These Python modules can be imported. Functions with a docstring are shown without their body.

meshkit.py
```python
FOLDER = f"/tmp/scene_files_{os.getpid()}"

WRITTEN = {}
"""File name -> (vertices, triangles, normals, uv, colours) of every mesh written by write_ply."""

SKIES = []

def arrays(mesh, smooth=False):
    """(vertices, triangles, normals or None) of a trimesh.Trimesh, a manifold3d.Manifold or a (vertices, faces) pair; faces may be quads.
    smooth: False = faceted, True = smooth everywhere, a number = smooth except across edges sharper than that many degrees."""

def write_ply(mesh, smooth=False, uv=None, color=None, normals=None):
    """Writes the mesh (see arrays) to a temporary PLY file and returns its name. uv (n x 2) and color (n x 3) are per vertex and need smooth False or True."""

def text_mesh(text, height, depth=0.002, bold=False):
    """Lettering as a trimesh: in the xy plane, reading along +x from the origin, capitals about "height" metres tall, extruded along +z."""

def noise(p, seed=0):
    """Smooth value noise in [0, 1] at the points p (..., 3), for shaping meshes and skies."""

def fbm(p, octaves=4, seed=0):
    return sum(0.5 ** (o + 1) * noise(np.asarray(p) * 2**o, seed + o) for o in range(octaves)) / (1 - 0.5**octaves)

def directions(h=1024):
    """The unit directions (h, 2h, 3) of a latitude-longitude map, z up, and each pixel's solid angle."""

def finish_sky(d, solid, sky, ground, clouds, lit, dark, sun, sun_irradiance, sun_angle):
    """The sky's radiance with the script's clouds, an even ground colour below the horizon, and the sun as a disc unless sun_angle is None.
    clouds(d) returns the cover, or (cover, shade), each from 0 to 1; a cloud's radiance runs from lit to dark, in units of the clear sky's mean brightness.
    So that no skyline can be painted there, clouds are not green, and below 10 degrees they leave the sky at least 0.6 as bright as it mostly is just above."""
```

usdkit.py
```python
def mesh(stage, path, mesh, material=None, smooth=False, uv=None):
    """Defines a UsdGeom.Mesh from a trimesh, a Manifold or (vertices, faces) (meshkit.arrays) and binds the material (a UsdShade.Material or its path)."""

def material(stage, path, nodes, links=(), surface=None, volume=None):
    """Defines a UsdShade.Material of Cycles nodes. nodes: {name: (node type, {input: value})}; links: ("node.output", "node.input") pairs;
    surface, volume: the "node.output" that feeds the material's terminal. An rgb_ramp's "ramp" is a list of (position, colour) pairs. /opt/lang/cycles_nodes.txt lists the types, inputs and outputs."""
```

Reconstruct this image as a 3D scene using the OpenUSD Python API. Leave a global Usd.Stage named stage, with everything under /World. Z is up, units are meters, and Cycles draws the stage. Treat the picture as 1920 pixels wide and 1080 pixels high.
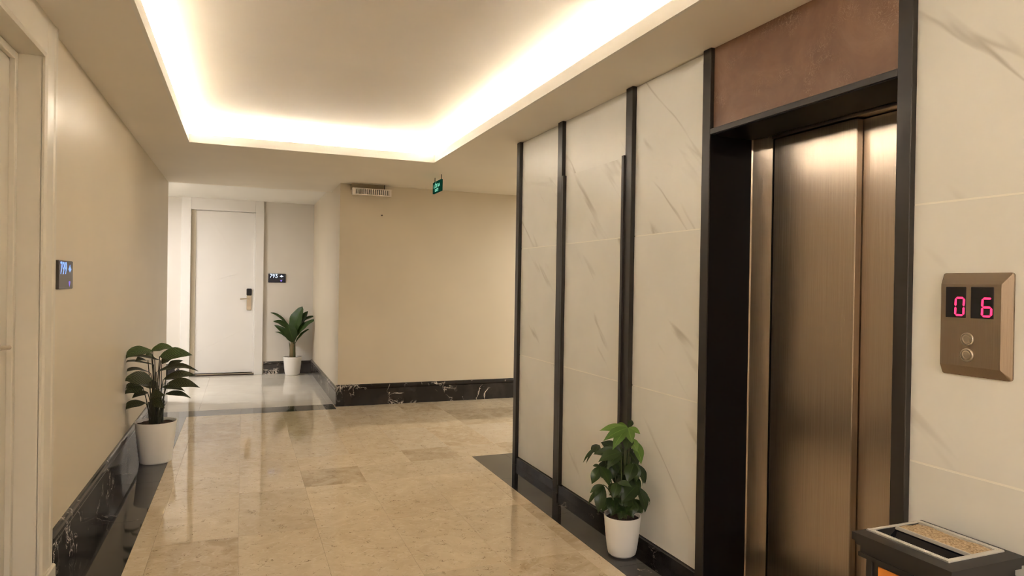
import math
import numpy as np
import trimesh
import manifold3d as m3
from shapely.geometry import Polygon
from pxr import Gf, Sdf, Usd, UsdGeom, UsdLux, UsdShade
import usdkit
import meshkit

stage = Usd.Stage.CreateInMemory()
UsdGeom.SetStageUpAxis(stage, UsdGeom.Tokens.z)
UsdGeom.SetStageMetersPerUnit(stage, 1.0)
UsdGeom.Xform.Define(stage, '/World')
UsdGeom.Scope.Define(stage, '/World/Looks')

# ------------------------------------------------------------------ camera, light, exposure
YAW, PITCH, ROLL, FPX, EYE = 0.380507, -0.005506, 0.015877, 1261.72, 1.40
EXPOSURE = 2.75
LED_STRENGTH, LED_COLOR = 15.0, (1.0, 0.98, 0.99)
CORRIDOR_STRENGTH, CORRIDOR_COLOR = 10.8, (1.0, 0.97, 0.99)
SIDE_STRENGTH, SIDE_COLOR = 9.5, (1.0, 0.97, 0.93)
LOBBY_STRENGTH, LOBBY_COLOR = 14.5, (1.0, 0.98, 1.0)

fwd = np.array([math.sin(YAW) * math.cos(PITCH), math.cos(YAW) * math.cos(PITCH), math.sin(PITCH)])
rgt0 = np.array([math.cos(YAW), -math.sin(YAW), 0.0])
up0 = np.cross(rgt0, fwd)
rgt = math.cos(ROLL) * rgt0 + math.sin(ROLL) * up0
upv = -math.sin(ROLL) * rgt0 + math.cos(ROLL) * up0
cam = UsdGeom.Camera.Define(stage, '/World/camera')
cam.AddTransformOp().Set(Gf.Matrix4d(*[float(q) for q in (*rgt, 0, *upv, 0, *(-fwd), 0, 0, 0, EYE, 1)]))
cam.CreateHorizontalApertureAttr(36.0)
cam.CreateVerticalApertureAttr(20.25)
cam.CreateFocalLengthAttr(36.0 * FPX / 1920.0)
cam.CreateClippingRangeAttr(Gf.Vec2f(0.05, 200.0))
cam.CreateExposureAttr(EXPOSURE)

# ------------------------------------------------------------------ helpers
rng = np.random.RandomState(7)
_taken = set()


def path_for(name, parent):
    base = parent if isinstance(parent, str) else ('/World' if parent is None else str(parent.GetPath()))
    p, k = f'{base}/{name}', 0
    while p in _taken:
        k += 1
        p = f'{base}/{name}_{k:03d}'
    _taken.add(p)
    return p


def tag(o, label=None, cat=None, group=None, kind=None):
    for k, v in (('label', label), ('category', cat), ('group', group), ('kind', kind)):
        if v:
            o.SetCustomDataByKey(k, v)
    return o


def thing(name, label=None, cat=None, loc=(0, 0, 0), group=None, kind=None):
    x = UsdGeom.Xform.Define(stage, path_for(name, None))
    x.AddTranslateOp().Set(Gf.Vec3d(*map(float, loc)))
    return tag(x.GetPrim(), label, cat, group, kind)


def origin(parent):
    """world position of a thing, so that parts can be given in world coordinates"""
    if parent is None:
        return np.zeros(3)
    return np.array(UsdGeom.XformCache().GetLocalToWorldTransform(parent).ExtractTranslation())


def obj(name, mesh, mat, parent=None, smooth=False, uv=None, label=None, kind=None, world=True):
    if isinstance(mesh, (list, tuple)) and not isinstance(mesh[0], np.ndarray):
        mesh = trimesh.util.concatenate(list(mesh))
    if world and parent is not None:
        o = origin(parent)
        if isinstance(mesh, trimesh.Trimesh):
            mesh = mesh.copy()
            mesh.apply_translation(-o)
        else:
            mesh = (np.asarray(mesh[0]) - o, mesh[1])
    m = usdkit.mesh(stage, path_for(name, parent), mesh, M[mat], smooth=smooth, uv=uv)
    p = m.GetPrim()
    return tag(p, label, kind=kind)


def box(x0, x1, y0, y1, z0, z1, c=0.0):
    """box, with edges chamfered by c"""
    if c <= 0:
        b = trimesh.creation.box((x1 - x0, y1 - y0, z1 - z0))
        b.apply_translation(((x0 + x1) / 2, (y0 + y1) / 2, (z0 + z1) / 2))
        return b
    pts = []
    for X, sx in ((x0, 1), (x1, -1)):
        for Y, sy in ((y0, 1), (y1, -1)):
            for Z, sz in ((z0, 1), (z1, -1)):
                pts += [(X, Y + sy * c, Z + sz * c), (X + sx * c, Y, Z + sz * c), (X + sx * c, Y + sy * c, Z)]
    return trimesh.convex.convex_hull(np.array(pts))


def prism(poly, axis, a, b):
    """2D outline extruded along an axis. axis 'x': outline is (y,z); 'y': (x,z); 'z': (x,y)"""
    m = trimesh.creation.extrude_polygon(Polygon(poly), 1.0, engine='earcut')
    v = np.array(m.vertices)
    t = a + v[:, 2] * (b - a)
    if axis == 'x':
        w = np.stack([t, v[:, 0], v[:, 1]], 1)
    elif axis == 'y':
        w = np.stack([v[:, 0], t, v[:, 1]], 1)
    else:
        w = np.stack([v[:, 0], v[:, 1], t], 1)
    r = trimesh.Trimesh(w, m.faces, process=False)
    if r.volume < 0:
        r.invert()
    return r


def lathe(profile, n=48):
    return trimesh.creation.revolve(np.array(profile, float), sections=n)


def cyl(p0, p1, r, n=16):
    return trimesh.creation.cylinder(radius=r, segment=np.array([p0, p1], float), sections=n)


def tube(pts, radii, n=8):
    pts = np.asarray(pts, float)
    radii = np.broadcast_to(radii, (len(pts),))
    t = np.gradient(pts, axis=0)
    t /= np.linalg.norm(t, axis=1, keepdims=True) + 1e-12
    v, f = [], []
    ref = np.array([0.31, 0.87, 0.1])
    for i, p in enumerate(pts):
        a = np.cross(t[i], ref)
        a /= np.linalg.norm(a) + 1e-12
        b = np.cross(t[i], a)
        for k in range(n):
            q = 2 * math.pi * k / n
            v.append(p + radii[i] * (math.cos(q) * a + math.sin(q) * b))
    for i in range(len(pts) - 1):
        for k in range(n):
            a0, a1 = i * n + k, i * n + (k + 1) % n
            f += [(a0, a1, a1 + n), (a0, a1 + n, a0 + n)]
    v += [pts[0], pts[-1]]
    for k in range(n):
        f.append((len(v) - 2, (k + 1) % n, k))
        f.append((len(v) - 1, (len(pts) - 1) * n + k, (len(pts) - 1) * n + (k + 1) % n))
    m = trimesh.Trimesh(np.array(v), np.array(f), process=False)
    if m.volume < 0:
        m.invert()
    return m


def to_plane(mesh, o, ux, uy):
    """lays a mesh of the xy plane (z outwards) at o along ux, uy"""
    ux, uy = np.array(ux, float), np.array(uy, float)
    un = np.cross(ux, uy)
    v = np.array(mesh.vertices)
    w = np.array(o) + v[:, :1] * ux + v[:, 1:2] * uy + v[:, 2:3] * un
    return trimesh.Trimesh(w, mesh.faces, process=False)


# ------------------------------------------------------------------ materials
M = {}


def mat(name, nodes, links, surface='p.BSDF'):
    M[name] = usdkit.material(stage, f'/World/Looks/{name}', nodes, links, surface=surface)


def plain(name, color, rough=0.5, metal=0.0, **kw):
    mat(name, {'p': ('principled_bsdf', {'base_color': color, 'roughness': rough, 'metallic': metal, **kw})}, [])


def paint(name, color, rough=0.45, bump=0.02, spec=0.5):
    mat(name, {'g': ('geometry', {}), 'n': ('noise_texture', {'scale': 1.3, 'detail': 3.0}),
               'r': ('rgb_ramp', {'ramp': [(0.3, tuple(c * 0.97 for c in color)), (0.7, tuple(min(1, c * 1.03) for c in color))]}),
               'b': ('noise_texture', {'scale': 260.0, 'detail': 2.0}), 'bp': ('bump', {'strength': bump, 'distance': 0.002}),
               'p': ('principled_bsdf', {'roughness': rough, 'specular_ior_level': spec})},
        [('g.position', 'n.vector'), ('n.fac', 'r.fac'), ('r.color', 'p.base_color'), ('g.position', 'b.vector'), ('b.fac', 'bp.height'), ('bp.normal', 'p.normal')])


def emit(name, color, strength):
    mat(name, {'e': ('emission', {'color': color, 'strength': strength})}, [], 'e.emission')


paint('wall_paint', (0.70, 0.605, 0.45), 0.38)
paint('unseen_wall_brown', (0.30, 0.225, 0.155), 0.5)  # for unseen walls only, browned to darken reflections in the call panel
paint('corridor_paint', (0.695, 0.65, 0.575), 0.42)
paint('white_paint', (0.80, 0.77, 0.715), 0.35)
paint('door_cream', (0.74, 0.67, 0.54), 0.33, 0.01)
paint('ceiling_paint', (0.87, 0.80, 0.68), 0.6)
paint('tray_paint', (0.76, 0.69, 0.585), 0.6)
plain('tray_white', (0.84, 0.80, 0.72), 0.55)
emit('led', LED_COLOR, LED_STRENGTH)
emit('lamp_corridor', CORRIDOR_COLOR, CORRIDOR_STRENGTH)
emit('lamp_lobby', LOBBY_COLOR, LOBBY_STRENGTH)
emit('lamp_side', SIDE_COLOR, SIDE_STRENGTH)
emit('digit_red', (1.0, 0.03, 0.10), 0.42)
emit('screen_white', (0.55, 0.75, 1.0), 0.35)
emit('screen_blue', (0.22, 0.36, 1.0), 0.25)
emit('screen_violet', (0.30, 0.20, 0.75), 0.15)
emit('sign_green', (0.012, 0.10, 0.055), 0.05)
emit('sign_letter', (0.35, 1.0, 0.70), 0.13)
plain('black_metal', (0.030, 0.024, 0.021), 0.38)
plain('black_matte', (0.012, 0.010, 0.010), 0.5)
plain('bronze_trim', (0.024, 0.019, 0.016), 0.36)
plain('shade_black', (0.006, 0.005, 0.005), 0.45, specular_ior_level=0.14)  # near-black that paints in the shade of lift reveals and door gap
plain('black_glass', (0.006, 0.006, 0.010), 0.08)
plain('taupe_screen', (0.075, 0.062, 0.055), 0.28)
plain('screen_dark', (0.006, 0.007, 0.02), 0.3)
plain('silver', (0.72, 0.68, 0.60), 0.25, 1.0)
plain('button_steel', (0.46, 0.40, 0.33), 0.3, 0.9)
plain('rail_silver', (0.80, 0.77, 0.70), 0.28, 0.45)
plain('nickel', (0.58, 0.50, 0.38), 0.32, 1.0)
plain('pot_white', (0.88, 0.845, 0.78), 0.32)
plain('grille_cream', (0.88, 0.80, 0.70), 0.4)
plain('grille_dark', (0.10, 0.075, 0.05), 0.6)
plain('shade_plate_brown', (0.36, 0.28, 0.17), 0.6)  # brown of the shade painted in above the finned unit; bracket shares it
plain('bin_black', (0.014, 0.012, 0.0115), 0.42)
plain('sticker_orange', (0.85, 0.30, 0.04), 0.5)
plain('floor_grout', (0.60, 0.48, 0.33), 0.6)
plain('grout_white', (0.88, 0.85, 0.76), 0.5)
plain('threshold_dark', (0.035, 0.02, 0.012), 0.35)

# brushed steel: fine vertical grain
for nm, col, ro in (('steel', (0.50, 0.42, 0.35), 0.25), ('plate_steel', (0.36, 0.295, 0.235), 0.24)):
    mat(nm, {'g': ('geometry', {}), 'mp': ('mapping', {'scale': (1200.0, 1200.0, 1.5)}), 'n': ('noise_texture', {'scale': 1.0, 'detail': 3.0}),
             'mr': ('map_range', {'from_min': 0.3, 'from_max': 0.7, 'to_min': ro - 0.01, 'to_max': ro + 0.01}),
             'r': ('rgb_ramp', {'ramp': [(0.3, tuple(c * 0.985 for c in col)), (0.7, tuple(c * 1.015 for c in col))]}),
             'tg': ('tangent', {'direction_type': 'radial', 'axis': 'z'}), 'p': ('principled_bsdf', {'metallic': 1.0, 'anisotropic': 0.7})},
        [('tg.tangent', 'p.tangent'), ('g.position', 'mp.vector'), ('mp.vector', 'n.vector'), ('n.fac', 'mr.value'), ('mr.result', 'p.roughness'), ('n.fac', 'r.fac'), ('r.color', 'p.base_color')])

# white marble slabs: soft slanting grey-brown veins, another stretch of stone on every slab
def slab_mat(name, seed):
    mat(name, {'g': ('geometry', {}), 'oi': ('object_info', {}), 'm0': ('math', {'math_type': 'multiply', 'value2': 37.0}),
               'cx': ('combine_xyz', {'y': seed}), 'ad': ('vector_math', {'math_type': 'add'}),
               # stretch along the direction of the veins (down towards -y)
               'mp': ('mapping', {'rotation': (math.radians(48), 0, 0), 'scale': (1.0, 1.0, 1.0)}),
               'ms': ('mapping', {'scale': (1.0, 3.0, 0.5)}),
               'w': ('noise_texture', {'scale': 1.5, 'detail': 3.5, 'roughness': 0.5, 'distortion': 0.35}),
               's': ('math', {'math_type': 'subtract', 'value2': 0.5}), 'a': ('math', {'math_type': 'absolute'}),
               'v': ('map_range', {'range_type': 'smoothstep', 'from_min': 0.0, 'from_max': 0.034, 'to_min': 1.0, 'to_max': 0.0, 'clamp': True}),
               'k': ('noise_texture', {'scale': 2.1, 'detail': 2.0}),
               'km': ('map_range', {'from_min': 0.57, 'from_max': 0.74, 'to_min': 0.0, 'to_max': 1.0, 'clamp': True}),
               'vm': ('math', {'math_type': 'multiply'}),
               'c': ('noise_texture', {'scale': 2.5, 'detail': 4.0}),
               'cr': ('rgb_ramp', {'ramp': [(0.35, (0.75, 0.735, 0.675)), (0.65, (0.80, 0.785, 0.73))]}),
               'mx': ('mix', {'mix_type': 'mix', 'color2': (0.44, 0.40, 0.335)}),
               'p': ('principled_bsdf', {'roughness': 0.33, 'specular_ior_level': 0.35})},
        [('g.position', 'ad.vector1'), ('oi.random', 'm0.value1'), ('m0.value', 'cx.x'), ('cx.vector', 'ad.vector2'), ('ad.vector', 'mp.vector'), ('mp.vector', 'ms.vector'),
         ('ms.vector', 'w.vector'), ('w.fac', 's.value1'), ('s.value', 'a.value1'), ('a.value', 'v.value'),
         ('ms.vector', 'k.vector'), ('k.fac', 'km.value'), ('v.result', 'vm.value1'), ('km.result', 'vm.value2'),
         ('ad.vector', 'c.vector'), ('c.fac', 'cr.fac'), ('cr.color', 'mx.color1'), ('vm.value', 'mx.fac'), ('mx.color', 'p.base_color')])


slab_mat('slab_marble', 0.0)

# black marble with thin white veins
def black_marble(name, scale, width, lo, hi, rough, base=(0.012, 0.009, 0.008)):
    mat(name, {'g': ('geometry', {}), 'oi': ('object_info', {}), 'm0': ('math', {'math_type': 'multiply', 'value2': 19.0}),
               'cx': ('combine_xyz', {}), 'ad': ('vector_math', {'math_type': 'add'}),
               'w': ('noise_texture', {'scale': scale, 'detail': 6.0, 'roughness': 0.62, 'distortion': 1.2}),
               's': ('math', {'math_type': 'subtract', 'value2': 0.5}), 'a': ('math', {'math_type': 'absolute'}),
               'v': ('map_range', {'from_min': 0.0, 'from_max': width, 'to_min': 1.0, 'to_max': 0.0, 'clamp': True}),
               'k': ('noise_texture', {'scale': scale * 0.8, 'detail': 2.0}),
               'km': ('map_range', {'from_min': lo, 'from_max': hi, 'to_min': 0.0, 'to_max': 1.0, 'clamp': True}),
               'vm': ('math', {'math_type': 'multiply'}),
               'c': ('noise_texture', {'scale': 5.0, 'detail': 4.0}),
               'cr': ('rgb_ramp', {'ramp': [(0.45, base), (0.75, tuple(3.0 * q for q in base))]}),
               'mx': ('mix', {'color2': (0.78, 0.70, 0.60)}),
               'p': ('principled_bsdf', {'roughness': rough, 'specular_ior_level': 0.5})},
        [('g.position', 'ad.vector1'), ('oi.random', 'm0.value1'), ('m0.value', 'cx.x'), ('m0.value', 'cx.z'), ('cx.vector', 'ad.vector2'),
         ('ad.vector', 'w.vector'), ('w.fac', 's.value1'), ('s.value', 'a.value1'), ('a.value', 'v.value'),
         ('ad.vector', 'k.vector'), ('k.fac', 'km.value'), ('v.result', 'vm.value1'), ('km.result', 'vm.value2'),
         ('ad.vector', 'c.vector'), ('c.fac', 'cr.fac'), ('cr.color', 'mx.color1'), ('vm.value', 'mx.fac'), ('mx.color', 'p.base_color')])


black_marble('black_marble', 3.6, 0.016, 0.49, 0.58, 0.12)
black_marble('black_floor', 3.5, 0.006, 0.60, 0.70, 0.05, (0.014, 0.012, 0.012))

# beige floor marble in three tones: cloudy ground, dark curling flecks
def beige(name, a, b, patch):
    mat(name, {'g': ('geometry', {}), 'oi': ('object_info', {}), 'm0': ('math', {'math_type': 'multiply', 'value2': 53.0}),
               'cx': ('combine_xyz', {}), 'ad': ('vector_math', {'math_type': 'add'}),
               'c': ('noise_texture', {'scale': 5.0, 'detail': 6.0, 'roughness': 0.6, 'distortion': 1.5}),
               'cr': ('rgb_ramp', {'ramp': [(0.30, a), (0.70, b)]}),
               # shell-like paler patches
               'd': ('noise_texture', {'scale': 14.0, 'detail': 3.0, 'distortion': 2.5}),
               'dr': ('map_range', {'from_min': 0.55, 'from_max': 0.72, 'to_min': 0.0, 'to_max': 0.45, 'clamp': True}),
               'm1': ('mix', {'color2': patch}),
               # flecks: short pieces of thin curling lines
               'w': ('noise_texture', {'scale': 15.0, 'detail': 3.0, 'roughness': 0.55, 'distortion': 2.4}),
               's': ('math', {'math_type': 'subtract', 'value2': 0.5}), 'ab': ('math', {'math_type': 'absolute'}),
               'v': ('map_range', {'from_min': 0.0, 'from_max': 0.026, 'to_min': 1.0, 'to_max': 0.0, 'clamp': True}),
               'k': ('noise_texture', {'scale': 24.0, 'detail': 2.0}),
               'km': ('map_range', {'from_min': 0.57, 'from_max': 0.65, 'to_min': 0.0, 'to_max': 0.9, 'clamp': True}),
               'vm': ('math', {'math_type': 'multiply'}),
               'm2': ('mix', {'color2': (0.16, 0.10, 0.045)}),
               'oh': ('math', {'math_type': 'multiply_add', 'value2': 0.14, 'value3': 0.93}),
               'hv': ('hsv', {}),
               'p': ('principled_bsdf', {'roughness': 0.055, 'specular_ior_level': 0.5})},
        [('g.position', 'ad.vector1'), ('oi.random', 'm0.value1'), ('m0.value', 'cx.x'), ('m0.value', 'cx.z'), ('cx.vector', 'ad.vector2'),
         ('ad.vector', 'c.vector'), ('c.fac', 'cr.fac'), ('ad.vector', 'd.vector'), ('d.fac', 'dr.value'), ('dr.result', 'm1.fac'), ('cr.color', 'm1.color1'),
         ('ad.vector', 'w.vector'), ('w.fac', 's.value1'), ('s.value', 'ab.value1'), ('ab.value', 'v.value'),
         ('ad.vector', 'k.vector'), ('k.fac', 'km.value'), ('v.result', 'vm.value1'), ('km.result', 'vm.value2'), ('vm.value', 'm2.fac'), ('m1.color', 'm2.color1'),
         ('oi.random', 'oh.value1'), ('oh.value', 'hv.value'), ('m2.color', 'hv.color'), ('hv.color', 'p.base_color')])


beige('beige_marble', (0.605, 0.485, 0.32), (0.72, 0.60, 0.425), (0.79, 0.69, 0.53))
beige('beige_marble_dark', (0.47, 0.36, 0.215), (0.70, 0.575, 0.40), (0.80, 0.69, 0.52))
beige('beige_marble_light', (0.65, 0.53, 0.365), (0.76, 0.645, 0.475), (0.83, 0.74, 0.59))
mat('white_tile', {'g': ('geometry', {}), 'n': ('noise_texture', {'scale': 3.0, 'detail': 4.0}),
                   'r': ('rgb_ramp', {'ramp': [(0.3, (0.62, 0.58, 0.49)), (0.7, (0.68, 0.64, 0.55))]}), 'p': ('principled_bsdf', {'roughness': 0.05})},
    [('g.position', 'n.vector'), ('n.fac', 'r.fac'), ('r.color', 'p.base_color')])
# brown stone over the lift
mat('copper_stone', {'g': ('geometry', {}), 'n': ('noise_texture', {'scale': 3.5, 'detail': 6.0, 'roughness': 0.65, 'distortion': 0.8}),
                     'r': ('rgb_ramp', {'ramp': [(0.30, (0.165, 0.083, 0.048)), (0.55, (0.225, 0.122, 0.072)), (0.75, (0.29, 0.17, 0.105))]}),
                     'w': ('noise_texture', {'scale': 22.0, 'detail': 3.0, 'distortion': 3.0}), 's': ('math', {'math_type': 'subtract', 'value2': 0.5}), 'a': ('math', {'math_type': 'absolute'}),
                     'v': ('map_range', {'from_min': 0.0, 'from_max': 0.03, 'to_min': 0.8, 'to_max': 0.0, 'clamp': True}),
                     'k': ('noise_texture', {'scale': 7.0, 'detail': 2.0}), 'km': ('map_range', {'from_min': 0.5, 'from_max': 0.68, 'clamp': True}), 'vm': ('math', {'math_type': 'multiply'}),
                     'mx': ('mix', {'color2': (0.40, 0.27, 0.18)}), 'p': ('principled_bsdf', {'roughness': 0.42})},
    [('g.position', 'n.vector'), ('n.fac', 'r.fac'), ('g.position', 'w.vector'), ('w.fac', 's.value1'), ('s.value', 'a.value1'), ('a.value', 'v.value'),
     ('g.position', 'k.vector'), ('k.fac', 'km.value'), ('v.result', 'vm.value1'), ('km.result', 'vm.value2'), ('vm.value', 'mx.fac'), ('r.color', 'mx.color1'), ('mx.color', 'p.base_color')])
mat('sand', {'g': ('geometry', {}), 'n': ('noise_texture', {'scale': 160.0, 'detail': 4.0}),
             'r': ('rgb_ramp', {'ramp': [(0.35, (0.30, 0.20, 0.10)), (0.6, (0.62, 0.47, 0.29))]}), 'p': ('principled_bsdf', {'roughness': 0.95})},
    [('g.position', 'n.vector'), ('n.fac', 'r.fac'), ('r.color', 'p.base_color')])
mat('soil', {'g': ('geometry', {}), 'n': ('noise_texture', {'scale': 90.0, 'detail': 4.0}),
             'r': ('rgb_ramp', {'ramp': [(0.35, (0.02, 0.012, 0.008)), (0.65, (0.075, 0.04, 0.025))]}), 'p': ('principled_bsdf', {'roughness': 0.95})},
    [('g.position', 'n.vector'), ('n.fac', 'r.fac'), ('r.color', 'p.base_color')])


def leaf_mat(name, a, b, rough, stripe=None, rib=None):
    """leaf: colour varies from leaf to leaf; u runs along the blade, v across it"""
    nodes = {'oi': ('object_info', {}), 'r': ('rgb_ramp', {'ramp': [(0.0, a), (1.0, b)]}), 'uv': ('texture_coordinate', {}), 'sp': ('separate_xyz', {}),
             'v5': ('math', {'math_type': 'subtract', 'value2': 0.5}), 'av': ('math', {'math_type': 'absolute'}),
             'mr': ('map_range', {'from_min': 0.012, 'from_max': 0.03, 'to_min': 0.6, 'to_max': 0.0, 'clamp': True}),
             'mx': ('mix', {'color2': rib or tuple(min(1, 1.8 * q) for q in b)}),
             'p': ('principled_bsdf', {'roughness': rough, 'specular_ior_level': 0.45}), 't': ('translucent_bsdf', {}), 'mc': ('mix_closure', {'fac': 0.16})}
    links = [('oi.random', 'r.fac'), ('uv.UV', 'sp.vector'), ('sp.y', 'v5.value1'), ('v5.value', 'av.value1'), ('av.value', 'mr.value'), ('mr.result', 'mx.fac')]
    if stripe:
        nodes.update({'u': ('math', {'math_type': 'multiply', 'value2': 11.0}), 'vv': ('math', {'math_type': 'multiply', 'value2': -7.0}), 'ph': ('math', {'math_type': 'add'}),
                      'fr': ('math', {'math_type': 'fraction'}), 'st': ('map_range', {'from_min': 0.58, 'from_max': 0.74, 'to_min': 0.0, 'to_max': 0.9, 'clamp': True}),
                      'ms': ('mix', {'color2': stripe})})
        links += [('sp.x', 'u.value1'), ('av.value', 'vv.value1'), ('u.value', 'ph.value1'), ('vv.value', 'ph.value2'), ('ph.value', 'fr.value1'), ('fr.value', 'st.value'), ('st.result', 'ms.fac'),
                  ('r.color', 'ms.color1'), ('ms.color', 'mx.color1')]
    else:
        links += [('r.color', 'mx.color1')]
    links += [('mx.color', 'p.base_color'), ('mx.color', 't.color'), ('p.BSDF', 'mc.closure1'), ('t.BSDF', 'mc.closure2')]
    mat(name, nodes, links, 'mc.closure')


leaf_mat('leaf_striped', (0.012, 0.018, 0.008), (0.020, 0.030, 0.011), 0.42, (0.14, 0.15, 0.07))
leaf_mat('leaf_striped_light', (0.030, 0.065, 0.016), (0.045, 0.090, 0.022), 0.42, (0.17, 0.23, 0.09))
leaf_mat('leaf_banana', (0.022, 0.048, 0.007), (0.036, 0.078, 0.010), 0.42)
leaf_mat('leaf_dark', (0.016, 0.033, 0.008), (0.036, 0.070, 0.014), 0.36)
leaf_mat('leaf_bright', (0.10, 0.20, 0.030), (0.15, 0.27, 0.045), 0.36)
plain('stalk_green', (0.06, 0.075, 0.025), 0.5)
plain('stalk_dark', (0.030, 0.032, 0.018), 0.5)
plain('stem_brown', (0.16, 0.115, 0.045), 0.6)

# ------------------------------------------------------------------ the room
XL, XR, XT = -0.80, 2.00, 1.985        # left wall, slabs of the right wall, face of its metal trims
YB, YF, YC, YD = -5.0, 7.72, 8.57, 10.70   # wall behind, far wall, end of the left wall, wall with the far door
YE = 4.87                               # end of the lift block
XA = 1.00                               # side wall of the alcove
XW, XE = -4.6, 7.2                      # ends of the two corridors
ZC, ZH = 2.50, 2.57                     # soffit, ceiling of the far corridor

# floor: every marble tile a piece of its own
floor = thing('floor', 'polished beige marble tile floor framed by black marble borders', None, kind='structure')
obj('floor_bed', [box(XW, XE, YB, YD + 0.3, -0.10, -0.006)], 'floor_grout', floor)
J = 0.0003


def tiles(name, x0, x1, y0, y1, ox, oy, w, d, mats, z=-0.008):
    for i in range(int(math.floor((x0 - ox) / w)), int(math.ceil((x1 - ox) / w))):
        for j in range(int(math.floor((y0 - oy) / d)), int(math.ceil((y1 - oy) / d))):
            a, b = max(x0, ox + i * w), min(x1, ox + (i + 1) * w)
            c, e = max(y0, oy + j * d), min(y1, oy + (j + 1) * d)
            if b - a > 0.01 and e - c > 0.01:
                obj(name, box(a + J, b - J, c + J, e - J, z, 0.0, 0.0007), mats[rng.randint(len(mats))], floor)


BG = ['beige_marble'] * 4 + ['beige_marble_dark', 'beige_marble_light']
tiles('marble_tile', -0.515, 1.74, -0.8, 5.17, -0.005, 3.145, 0.415, 0.80, BG)
tiles('marble_tile', -0.515, 0.97, 5.17, 7.56, -0.005, 3.145, 0.415, 0.80, BG)
tiles('marble_tile', 0.97, 5.0, 5.17, YF, -0.005, 3.145, 0.415, 0.80, BG)
tiles('marble_tile', 5.0, XE, 5.17, YF, 5.0, 5.17, 1.1, 1.275, BG)
tiles('marble_tile', -0.515, 1.74, YB, -0.8, -0.515, YB, 1.2, 0.9, BG)
BM = ['black_floor']
tiles('border_tile', XL, -0.515, YB, 7.56, XL, -0.4, 0.3, 0.80, BM)
tiles('border_tile', XL, 0.97, 7.56, 7.88, XL, 7.56, 0.80, 0.32, BM)
tiles('border_tile', 1.74, XR + 0.02, YB, 5.17, 1.74, -0.3, 0.30, 0.80, BM)
tiles('border_tile', XR + 0.02, XE, YE, 5.17, XR + 0.02, YE, 0.8, 0.30, BM)
tiles('white_tile', XL, XA, 7.88, YD, -0.42 - 0.67, 8.95 - 1.34, 0.67, 0.67, ['white_tile'])
tiles('white_tile', XW, XL, YC, YD, -0.42 - 0.67, 8.95 - 1.34, 0.67, 0.67, ['white_tile'])
obj('door_bed', box(-0.72, 0.18, YD, YD + 0.3, -0.006, 0.0), 'white_tile', floor)

# ceiling with its lit tray
TX0, TX1, TY0, TY1 = -0.413, 1.61, -1.30, 5.985     # edge of the opening
CV, ZT = 0.15, 2.715                                # depth of the cove, height of the tray
ceiling = thing('ceiling', 'cream painted ceiling with a recessed tray lit by a hidden warm strip', None, kind='structure')
sof = Polygon([(XL - 0.05, YB), (XE, YB), (XE, YF + 0.05), (XA + 0.02, YF + 0.05), (XA + 0.02, YC + 0.0), (XL - 0.05, YC)], [[(TX0 - .018, TY0 - .018), (TX1 + .018, TY0 - .018), (TX1 + .018, TY1 + .018), (TX0 - .018, TY1 + .018)]])
m_ = trimesh.creation.extrude_polygon(sof, 0.03, engine='earcut')
m_.apply_translation((0, 0, ZC))
obj('soffit', m_, 'ceiling_paint', ceiling)


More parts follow.
